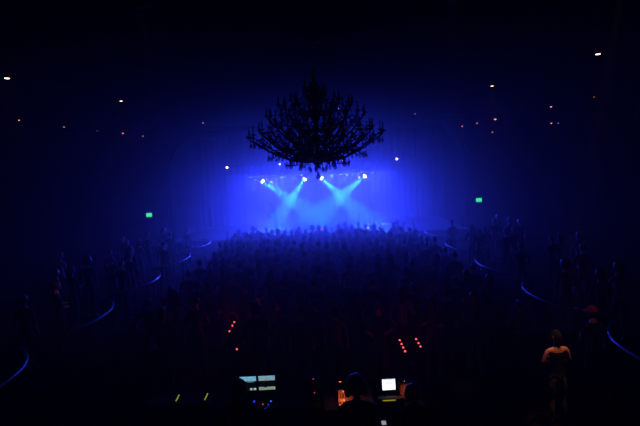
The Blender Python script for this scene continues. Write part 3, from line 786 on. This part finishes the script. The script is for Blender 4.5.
# ------------------------------------------------------------------ mixing position
def screen_mat(name, bands, base, strength):
    """bands: (v0, v1, u0, u1, colour) drawn in generated coordinates of the screen"""
    m = bpy.data.materials.new(name); m.use_nodes = True; nt = m.node_tree; nt.nodes.remove(nt.nodes['Principled BSDF'])
    tc = nt.nodes.new('ShaderNodeTexCoord'); sx = nt.nodes.new('ShaderNodeSeparateXYZ'); nt.links.new(tc.outputs['Generated'], sx.inputs[0])
    def cmpn(sock, op, v):
        c = nt.nodes.new('ShaderNodeMath'); c.operation = op; nt.links.new(sock, c.inputs[0]); c.inputs[1].default_value = v; return c.outputs[0]
    def mul(a, b):
        c = nt.nodes.new('ShaderNodeMath'); c.operation = 'MULTIPLY'; nt.links.new(a, c.inputs[0]); nt.links.new(b, c.inputs[1]); return c.outputs[0]
    cur = nt.nodes.new('ShaderNodeRGB'); cur.outputs[0].default_value = (*base, 1); cur = cur.outputs[0]
    nz = nt.nodes.new('ShaderNodeTexNoise'); nz.inputs['Scale'].default_value = 9; nt.links.new(tc.outputs['Generated'], nz.inputs['Vector'])
    for (v0, v1, u0, u1, col) in bands:
        f = mul(mul(cmpn(sx.outputs[2], 'GREATER_THAN', v0), cmpn(sx.outputs[2], 'LESS_THAN', v1)), mul(cmpn(sx.outputs[0], 'GREATER_THAN', u0), cmpn(sx.outputs[0], 'LESS_THAN', u1)))
        mx = nt.nodes.new('ShaderNodeMix'); mx.data_type = 'RGBA'; nt.links.new(f, mx.inputs[0]); nt.links.new(cur, mx.inputs[6]); mx.inputs[7].default_value = (*col, 1); cur = mx.outputs[2]
    mr = nt.nodes.new('ShaderNodeMapRange'); mr.inputs[1].default_value = .3; mr.inputs[2].default_value = .7; mr.inputs[3].default_value = .65; mr.inputs[4].default_value = 1.15; nt.links.new(nz.outputs[0], mr.inputs[0])
    st = nt.nodes.new('ShaderNodeMath'); st.operation = 'MULTIPLY'; nt.links.new(mr.outputs[0], st.inputs[0]); st.inputs[1].default_value = strength
    e = nt.nodes.new('ShaderNodeEmission'); nt.links.new(cur, e.inputs[0]); nt.links.new(st.outputs[0], e.inputs[1]); nt.links.new(e.outputs[0], nt.nodes['Material Output'].inputs[0])
    return m

def desk(x, y, wd, dp, h, lab):
    t = tag(empty('equipment_table', (x, y, 0)), lab, 'table', 'tables at the mixing position')
    bm = bmesh.new(); box(bm, (0, 0, h-.02), (wd, dp, .04), bev=.006); link('table_top', bm, M['desk'], t)
    for a in (-1, 1):
        for b in (-1, 1):
            bm = bmesh.new(); tube(bm, [(a*(wd/2-.05), b*(dp/2-.05), 0), (a*(wd/2-.05), b*(dp/2-.05), h-.03)], .018, 8); link('leg', bm, M['black'], t)
desk(-1.0, 8.95, 1.7, .7, .78, 'black table under the lighting desk and its two monitors')
desk(.72, 8.95, 1.6, .7, .74, 'black table under the sound desk and the bright laptop')

def monitor(x, y, z0, wd, hg, m, lab, rz=0):
    t = tag(empty('computer_monitor', (x, y, z0), rz), lab, 'monitor', 'monitors on the lighting table')
    bm = bmesh.new(); box(bm, (0, .0, .008), (.2, .16, .016), bev=.004); box(bm, (0, .03, .07), (.05, .025, .14), bev=.004); link('stand', bm, M['black'], t)
    bm = bmesh.new(); box(bm, (0, .012, .11+hg/2), (wd+.03, .035, hg+.03), bev=.006); link('bezel', bm, M['black'], t)
    bm = bmesh.new(); box(bm, (0, -.008, .11+hg/2), (wd, .006, hg)); link('screen', bm, m, t)
sm = screen_mat('lighting screen one', [(.68, 1, 0, 1, (.22, .55, .75)), (.60, .66, .45, .85, (.1, .2, .25)), (.06, .2, .60, .75, (.45, .6, .5)), (.06, .2, .82, .98, (.45, .6, .5))], (.002, .003, .006), .8)
sm2 = screen_mat('lighting screen two', [(.68, 1, 0, 1, (.25, .5, .6)), (.66, .72, .3, .6, (.5, .2, .1)), (.04, .25, 0, 1, (.3, .42, .32)), (.2, .25, .3, .5, (.02, .03, .04))], (.002, .003, .006), .75)
monitor(-1.315, 8.88, .90, .27, .245, sm, 'left of two monitors with pale blue bands, corner hidden by a head')
monitor(-1.005, 8.88, .90, .27, .245, sm2, 'right of two monitors with pale bands on a dark screen')
# rack box raising the monitors
t = tag(empty('monitor_riser', (-1.16, 8.93, .78)), 'black riser box under the two monitors', 'box')
bm = bmesh.new(); box(bm, (0, 0, .06), (.78, .26, .119), bev=.008); link('box', bm, M['black'], t)
# lighting desk
def console(x, y, z, wd, dp, lab, leds, gm, group=None, tilt=.14):
    t = tag(empty('mixing_console', (x, y, z)), lab, 'console', group)
    bm = bmesh.new()
    vs = [(-wd/2, -dp/2, 0), (wd/2, -dp/2, 0), (wd/2, dp/2, 0), (-wd/2, dp/2, 0), (-wd/2, -dp/2, .05), (wd/2, -dp/2, .05), (wd/2, dp/2, .05+dp*tilt), (-wd/2, dp/2, .05+dp*tilt)]
    V = [bm.verts.new(v) for v in vs]
    for f in ((3, 2, 1, 0), (4, 5, 6, 7), (0, 1, 5, 4), (1, 2, 6, 5), (2, 3, 7, 6), (3, 0, 4, 7)): bm.faces.new([V[i] for i in f])
    bmesh.ops.bevel(bm, geom=list(bm.edges), offset=.006, segments=2, affect='EDGES'); link('chassis', bm, gm, t)
    def surf(u, v): return (-wd/2 + u*wd, -dp/2 + v*dp, .05 + v*dp*tilt)
    nf = int(wd/.045)
    for i in range(nf):
        px, py, pz = surf((i+.7)/(nf+.4), .22); bm = bmesh.new()
        box(bm, (px, py, pz+.001), (.006, .11, .003)); box(bm, (px, py + random.uniform(-.04, .04), pz+.010), (.014, .024, .018), bev=.003, mi=1); link('fader', bm, [M['black'], M['knob']], t)
        if i < 24:
            bm = bmesh.new()
            q0, q1 = surf((i+.7)/(nf+.4), .48), surf((i+.7)/(nf+.4), .76); tube(bm, [(q0[0], q0[1], q0[2]+.002), (q1[0], q1[1], q1[2]+.002)], .003, 4)
            for v in (.5, .62, .74): 
                q = surf((i+.7)/(nf+.4), v); lathe(bm, [(.009, 0), (.009, .014), (.007, .018), (0, .018)], 8, Matrix.Translation(q))
            link('knob_column', bm, M['knob'], t)
    for (u, v, r, col, st) in leds:
        q = surf(u, v); bm = bmesh.new(); bmesh.ops.create_uvsphere(bm, u_segments=10, v_segments=6, radius=r, matrix=Matrix.Translation((q[0], q[1], q[2]+r*.6))); link('indicator_light', bm, emis('indicator', col, st), t, True)
    return t
console(-1.08, 8.66, .781, .62, .24, 'low lighting desk dotted with blue and red indicator lights', [(.12, .75, .012, (.03, .06, 1), 1.5), (.28, .95, .018, (.02, .04, 1), .9), (.52, .6, .009, (1, .05, .03), 1.6), (.72, .92, .012, (.05, .15, 1), 1.5), (.66, .5, .012, (.02, .04, 1), 1.0), (.6, .1, .008, (.04, .02, .9), .8)], M['gear'])
console(.44, 8.85, .741, .56, .42, 'wide sound mixing desk under an orange gooseneck lamp', [(.16, .3, .010, (1, .6, .1), 2.0), (.16, .85, .010, (1, .25, .08), 2.2), (.24, .95, .008, (1, .1, .05), 1)], M['goldgear'], tilt=.22)
# laptop
t = tag(empty('laptop', (1.01, 8.93, .741), .04), 'open laptop with a bright white screen', 'laptop')
bm = bmesh.new(); box(bm, (0, -.09, .01), (.25, .2, .018), bev=.004); link('keyboard_base', bm, M['gear'], t)
bm = bmesh.new(); box(bm, (0, -.11, .021), (.225, .12, .003)); link('keys', bm, M['black'], t)
bm = bmesh.new(); box(bm, (0, .035, .235), (.25, .012, .215), Euler((-.12, 0, 0)), bev=.004)
box(bm, (0, .018, .09), (.14, .012, .14), Euler((-.12, 0, 0)), bev=.003); link('lid', bm, M['gear'], t)
bm = bmesh.new(); box(bm, (0, .028, .235), (.218, .003, .178), Euler((-.12, 0, 0))); link('screen', bm, screen_mat('laptop screen', [(.52, .72, .3, .8, (.5, .85, .85)), (.3, .36, .25, .75, (.6, .75, .9)), (.9, 1, 0, 1, (.5, .6, .75))], (.85, .93, 1), 1.6), t)
# meter strip in front of the laptop
t = tag(empty('signal_meter', (1.0, 8.665, .742)), 'rack unit in front of the laptop with a glowing yellow level strip', 'audio unit')
bm = bmesh.new(); box(bm, (0, 0, .07), (.42, .12, .138), bev=.006); link('case', bm, M['gear'], t)
bm = bmesh.new(); box(bm, (-.04, -.061, .115), (.22, .004, .018)); link('level_strip', bm, screen_mat('meter strip', [(0, 1, 0, .08, (.1, .05, 0))], (.55, .42, .02), .55), t)
# copper-faced effects rack on the right
t = tag(empty('effects_rack', (1.30, 8.93, .741)), 'open effects rack glowing orange at the right end of the tables', 'rack')
bm = bmesh.new()
for sx in (-.13, .13): box(bm, (sx, 0, .165), (.012, .3, .33), bev=.003)
box(bm, (0, 0, .006), (.27, .3, .012)); box(bm, (0, 0, .326), (.27, .3, .012)); link('case', bm, M['black'], t)
for k in range(4):
    bm = bmesh.new(); box(bm, (0, -.10, .055+k*.072), (.245, .06, .064), bev=.003); link('module', bm, M['goldgear'], t)
    bm = bmesh.new(); tube(bm, [(-.11, -.131, .055+k*.072), (.11, -.131, .055+k*.072)], .003, 4)
    for j in range(5): lathe(bm, [(.010, 0), (.010, .015), (0, .016)], 8, axis((-.09+.045*j, -.13, .055+k*.072), (0, -1, 0)))
    link('knob_row', bm, M['knob'], t)
# gooseneck lamps
def gooseneck(x, y, z, tipx, tipz, lab, pw, r=.018, st=3.5, tipy=-.18, d=None):
    t = tag(empty('gooseneck_lamp', (x, y, z)), lab, 'lamp', 'gooseneck lamps on the mixing tables')
    bm = bmesh.new(); lathe(bm, [(0, 0), (.03, 0), (.03, .012), (.01, .02), (0, .02)], 14); link('base', bm, M['black'], t)
    pts = [(tipx*(k/12)**2, tipy*math.sin(PI/2*k/12)**2, .02 + (tipz+.05)*math.sin(PI*.62*k/12)/1.0) for k in range(13)]
    pts.append((tipx, tipy, tipz)); bm = bmesh.new(); tube(bm, pts, .006, 6); link('flexible_neck', bm, M['black'], t, True)
    A = axis((tipx, tipy, tipz), d or (0, -.35, -1))
    bm = bmesh.new(); lathe(bm, [(0, -.04), (r*.8, -.035), (r*1.2, .02), (r*1.1, .02)], 12, A); link('shade', bm, M['black'], t, True)
    bm = bmesh.new(); lathe(bm, [(0, .028), (r*.7, .022), (r*1.05, .012)], 12, A); link('bulb', bm, emis('gooseneck bulb', (1, .16, .06) if r > .03 else (1, .38, .12), st), t, True)
    dv = A.to_3x3() @ Vector((0, 0, 1)); spot('gooseneck_beam', Vector((tipx, tipy, tipz)) + dv*.035, dv, (1, .25, .07), pw, 140, .6, .015, t)
gooseneck(.12, 9.1, .741, .08, .36, 'gooseneck lamp with a red-orange bulb over the left of the sound desk', 2.2, .034, 4)
gooseneck(1.20, 9.22, .741, .03, .42, 'gooseneck lamp with an amber bulb over the right effects rack', 2.4, .016, 5, tipy=-.55, d=(.1, -.2, -1))
# small red lights between the tables
t = tag(empty('power_distribution_box', (-.22, 9.0, .78)), 'black power box between the two desks with two red lights', 'power box')
bm = bmesh.new(); box(bm, (0, 0, .2), (.3, .25, .4), bev=.01); link('case', bm, M['black'], t)
for (u, v) in ((-.02, .385), (-.01, .15)):
    bm = bmesh.new(); bmesh.ops.create_uvsphere(bm, u_segments=10, v_segments=6, radius=.011, matrix=Matrix.Translation((u, -.128, v))); link('indicator_light', bm, emis('red indicator', (.9, .04, .08), .7), t)
# glow tapes at the left
for x, lab in ((-1.96, 'short yellow-green glow stick nearer the desk, leaning on the low flight case'), (-2.42, 'short yellow-green glow stick farther left, leaning on the low flight case')):
    bm = bmesh.new(); tube(bm, [(x-.025, 8.60, 1.012), (x, 8.62, 1.05), (x+.025, 8.64, 1.10)], .009, 8)
    tag(link('glow_stick', bm, emis('glow stick', (.45, .5, .03), .55), None, True), lab, 'glow stick', 'glow sticks')
t = tag(empty('flight_case', (-2.4, 8.75, 0)), 'black flight case left of the lighting table', 'flight case')
bm = bmesh.new(); box(bm, (0, 0, .5), (1.08, .5, 1.0), bev=.015); link('body', bm, M['desk'], t)
for z in (.02, .98, .62):
    bm = bmesh.new(); 
    for dy in (-.25, .25): box(bm, (0, dy, z), (1.09, .012, .03), bev=.003)
    link('edging', bm, M['gear'], t)
for dx in (-.3, .3):
    bm = bmesh.new(); box(bm, (dx, -.262, .8), (.14, .02, .1), bev=.004); tube(bm, [(dx-.05, -.275, .8), (dx-.03, -.295, .8), (dx+.03, -.295, .8), (dx+.05, -.275, .8)], .006, 6); link('handle', bm, M['black'], t)

# ------------------------------------------------------------------ people in the foreground
def dressed(ms, loc, rz, s, label, shirt, group=None, lower=.95, upper=1.46, sleeve=.36, hood=False, hairname='hair'):
    """a figure with a shirt of its own: a shell lifted off the torso"""
    o = put('x', *loc, s, rz, label, group, ms)
    src = bmesh.new(); src.from_mesh(ms[0])
    keep = [f for f in src.faces if f.material_index == 1]
    bmesh.ops.delete(src, geom=[f for f in src.faces if f.material_index != 1], context='FACES'); src.normal_update()
    for v in src.verts: v.co += v.normal * .014
    g_ = bmesh.ops.extrude_face_region(src, geom=list(src.faces))
    sh = link('shirt' if not hood else 'hoodie', src, shirt, o, True)
    return o
big = make_person('desk', [M['skin'], M['hoodie'], M['trousers'], M['shoe']], lean=.36, girth=1.45, hairstyle='afro', headpitch=-.25)
dressed(big, (.38, 7.15, 0), 0, .98, 'heavy-set person with big rounded hair in a black hoodie bent over the sound desk', M['hoodie'])
sm_ = make_person('desk', [M['skin'], M['brownshirt'], M['trousers'], M['shoe']], lean=.38, hairstyle='bushy', headpitch=-.1)
dressed(sm_, (1.20, 7.3, 0), .12, .88, 'person with thick dark hair and a brown shirt in front of the orange-lit rack', M['brownshirt'])
lf = make_person('desk', [M['skin'], M['hoodie'], M['trousers'], M['shoe']], lean=.14, girth=1.15, hairstyle='bushy', headyaw=.2)
dressed(lf, (-1.27, 7.5, 0), -.05, .95, 'person in dark clothes whose head hides a corner of the left monitor', M['hoodie'])
wm = make_person('folded', [M['skin'], M['tank'], M['trousers'], M['shoe']], hairstyle='short', bare=True, girth=.88, headyaw=.3, headpitch=-.15, hairmat=M['desk'])
dressed(wm, (3.92, 9.2, 0), .15, .96, 'woman seen from behind in a black tank top, bare shoulders lit orange', M['tank'])
rc = make_person('folded', CM, hairstyle='cap', hairmat=M['redcap'], headyaw=.4)
o = put('e', 4.98, 10.1, 0, 1.04, .4, 'person in a red cap beside the right rail, head lit orange', None, rc)
o = put('b', -6.45, 13.2, .45, 1.0, -.9, 'person lit dull red on the left terrace, turned towards the camera side', None)
# phone held at the bottom edge by the person in the brown shirt
t = tag(empty('mobile_phone', (.80, 7.95, .79)), 'small lit phone lying on a stool between the two operators', 'phone')
bm = bmesh.new(); box(bm, (0, 0, .006), (.075, .15, .010), bev=.003); link('case', bm, M['black'], t)
bm = bmesh.new(); box(bm, (0, 0, .0125), (.066, .13, .002)); link('screen', bm, emis('phone screen', (.6, .55, .7), .5), t)
t = tag(empty('bar_stool', (.80, 7.95, 0)), 'round black stool between the two operators', 'stool')
bm = bmesh.new(); lathe(bm, [(0, .75), (.13, .75), (.14, .77), (.13, .789), (0, .789)], 20); link('seat', bm, M['black'], t, True)
for k in range(4):
    a = PI/4 + PI/2*k; bm = bmesh.new(); tube(bm, [(.09*math.cos(a), .09*math.sin(a), .76), (.15*math.cos(a), .15*math.sin(a), 0)], .012, 6); link('leg', bm, M['black'], t)

# ------------------------------------------------------------------ the band
DZ = 1.2
gt = make_person('mic', CM, hairstyle='short', lean=.3, headpitch=-.35)
put('x', -2.42, 30.2, DZ, .98, PI*.75, 'guitarist bending over on the left of the stage', None, gt)
bp_ = make_person('mic', CM, hairstyle='long', lean=.05, headpitch=-.1)
put('x', 2.30, 30.9, DZ, 1.02, PI*1.05, 'bass player standing on the right of the stage', None, bp_)
kb = make_person('mic', CM, hairstyle='short', lean=.12)
put('x', 2.95, 31.3, DZ, .93, PI*.9, 'musician at the keyboard on the far right of the stage', None, kb)
def guitar(loc, rz, roll, lab, m):
    t = tag(empty('electric_guitar', loc, rz), lab, 'guitar', 'guitars on the stage')
    bm = bmesh.new(); prof = []
    for k in range(28):
        a = 2*PI*k/28; rr = .15 + .035*math.cos(2*a) ; prof.append((rr*1.25*math.cos(a), rr*math.sin(a)))
    f = [bm.verts.new((x, -.02, z)) for x, z in prof]; b = [bm.verts.new((x, .02, z)) for x, z in prof]
    bm.faces.new(f); bm.faces.new(b[::-1])
    for k in range(28): bm.faces.new((f[k], b[k], b[(k+1) % 28], f[(k+1) % 28]))
    o = link('body', bm, m, t); o.rotation_euler = (0, roll, 0)
    bm = bmesh.new(); box(bm, (.5, 0, 0), (.66, .02, .05), bev=.004); box(bm, (.86, 0, .01), (.14, .018, .08), bev=.004); o = link('neck', bm, M['desk'], t); o.rotation_euler = (0, roll, 0)
guitar((-2.72, 29.80, DZ+1.0), PI*.75, -.45, 'guitar held by the bending guitarist on the left', M['wood'])
guitar((2.26, 30.40, DZ+1.02), PI*1.05, -.3, 'pale guitar held by the player standing on the right', M['skinhead'])
for (x, y, h, lab) in ((-2.05, 29.7, 1.5, 'microphone stand on the left of the stage'), (.55, 29.6, 1.55, 'microphone stand at the middle of the stage'), (2.1, 29.9, 1.5, 'microphone stand on the right of the stage')):
    t = tag(empty('microphone_stand', (x, y, DZ)), lab, 'microphone stand', 'microphone stands on the stage')
    bm = bmesh.new(); tube(bm, [(0, 0, .1), (0, 0, h)], .011, 8)
    for k in range(3): a = 2*PI*k/3; tube(bm, [(0, 0, .22), (.28*math.cos(a), .28*math.sin(a), .012)], .01, 6)
    link('tripod', bm, M['black'], t)
    bm = bmesh.new(); tube(bm, [(0, -.05, h-.02), (0, .12, h+.05)], .009, 6); link('boom', bm, M['black'], t)
    bm = bmesh.new(); lathe(bm, [(.012, -.08), (.016, 0), (.026, .02), (.028, .045), (0, .07)], 12, axis((0, .16, h+.06), (0, 1, .35))); link('microphone', bm, M['gear'], t, True)
# drums on a riser
bm = bmesh.new(); box(bm, (0, 33.0, DZ+.2), (3.0, 2.4, .4), bev=.02); tag(link('drum_riser', bm, M['deck']), 'low black riser at the back of the stage under the drum kit', 'riser')
t = tag(empty('drum_kit', (0, 32.9, DZ+.4)), 'drum kit on the riser at the back of the stage', 'drum kit')
def drum(nm, c, r, h, d):
    bm = bmesh.new(); lathe(bm, [(r, -h/2), (r+.012, -h/2), (r+.012, -h/2+.03), (r, -h/2+.03), (r, h/2-.03), (r+.012, h/2-.03), (r+.012, h/2), (r, h/2)], 24, axis(c, d)); o = link(nm, bm, M['drum'], t, True)
    bm = bmesh.new(); lathe(bm, [(0, h/2-.005), (r, h/2-.005)], 24, axis(c, d)); lathe(bm, [(r, -h/2+.005), (0, -h/2+.005)], 24, axis(c, d)); h_ = link('drumhead', bm, M['skinhead'], o)
drum('bass_drum', (0, -.35, .31), .29, .42, (0, -1, 0)); drum('tom', (-.2, -.25, .78), .15, .2, (0, .3, 1)); drum('tom', (.2, -.25, .78), .16, .22, (0, .3, 1)); drum('floor_tom', (.6, .15, .42), .2, .36, (0, 0, 1)); drum('snare_drum', (-.4, .15, .6), .17, .14, (0, 0, 1))
bm = bmesh.new()
for a, b in (((-.2, -.3, .5), (-.2, -.27, .7)), ((.2, -.3, .5), (.2, -.27, .7)), ((-.4, .15, 0), (-.4, .15, .54)), ((.55, .3, 0), (.55, .3, .3)), ((.75, .1, 0), (.75, .1, .3)), ((.5, 0, 0), (.5, 0, .3))): tube(bm, [a, b], .012, 6)
link('drum_hardware', bm, M['steel'], t)
for (x, y, z, r) in ((-.72, -.15, 1.32, .24), (.72, -.15, 1.24, .26), (-.8, .2, .85, .17)):
    bm = bmesh.new(); tube(bm, [(x, y, .1), (x, y, z)], .011, 6)
    for k in range(3): a = 2*PI*k/3; tube(bm, [(x, y, .3), (x+.22*math.cos(a), y+.22*math.sin(a), .01)], .009, 6)
    link('cymbal_stand', bm, M['steel'], t)
    bm = bmesh.new(); lathe(bm, [(0, .03), (.04, .022), (.05, .008), (r, -.015), (r, -.018), (.05, .004), (0, .02)], 28, Matrix.Translation((x, y, z)) @ Matrix.Rotation(.14, 4, 'X')); link('cymbal', bm, M['brass'], t, True)
# keyboard on an X stand
t = tag(empty('stage_keyboard', (3.1, 30.75, DZ), .1), 'keyboard on a crossed stand on the right of the stage', 'keyboard')
bm = bmesh.new(); box(bm, (0, 0, .96), (1.0, .3, .09), bev=.01); link('case', bm, M['black'], t)
bm = bmesh.new()
for k in range(42): box(bm, (-.45+.0215*k, .07, 1.01), (.0195, .13, .012))
link('keys', bm, M['skinhead'], t)
bm = bmesh.new()
for dy in (-.1, .1): tube(bm, [(-.35, dy, .02), (.35, dy, .91)], .014, 6); tube(bm, [(.35, dy, .02), (-.35, dy, .91)], .014, 6)
link('stand', bm, M['black'], t)
# drummer
seatlegs = dict(L=((-.2, .42, .93), (-.22, .42, .49)), R=((.2, .42, .93), (.22, .42, .49)))
dr = make_person('mic', CM, hairstyle='short', legs=dict(L=((-.2, .40, .90), (-.22, .40, .46), (-.24, .53, .42)), R=((.2, .40, .90), (.22, .40, .46), (.24, .53, .42))), seat=False)
put('x', 0, 33.62, DZ+.4-.36, .98, PI, 'drummer seated behind the drum kit', None, dr)
bm = bmesh.new(); lathe(bm, [(0, .40), (.16, .40), (.17, .43), (.15, .455), (0, .455)], 18); tube(bm, [(0, 0, .1), (0, 0, .41)], .02, 8)
for k in range(3): a = 2*PI*k/3; tube(bm, [(0, 0, .18), (.2*math.cos(a), .2*math.sin(a), .012)], .011, 6)
tag(link('drum_stool', bm, M['black'], None, False, (0, 33.68, DZ+.4)), 'round black stool under the drummer', 'stool')
for (x, lab) in ((-1.3, 'wedge monitor speaker on the left of the stage front'), (1.3, 'wedge monitor speaker on the right of the stage front')):
    t = tag(empty('wedge_speaker', (x, 28.95, DZ)), lab, 'speaker', 'wedge speakers on the stage')
    bm = bmesh.new(); V = [bm.verts.new(v) for v in [(-.3, -.2, 0), (.3, -.2, 0), (.3, .22, 0), (-.3, .22, 0), (-.3, -.16, .36), (.3, -.16, .36)]]
    for f in ((3, 2, 1, 0), (0, 1, 5, 4), (4, 5, 2, 3), (0, 4, 3), (1, 2, 5)): bm.faces.new([V[i] for i in f])
    bmesh.ops.bevel(bm, geom=list(bm.edges), offset=.012, segments=2, affect='EDGES'); link('cabinet', bm, M['black'], t)
    bm = bmesh.new(); box(bm, (0, .05, .195), (.5, .42, .01), Euler((-.76, 0, 0))); link('grille', bm, M['gear'], t)
print('people', NP[0], n_floor)
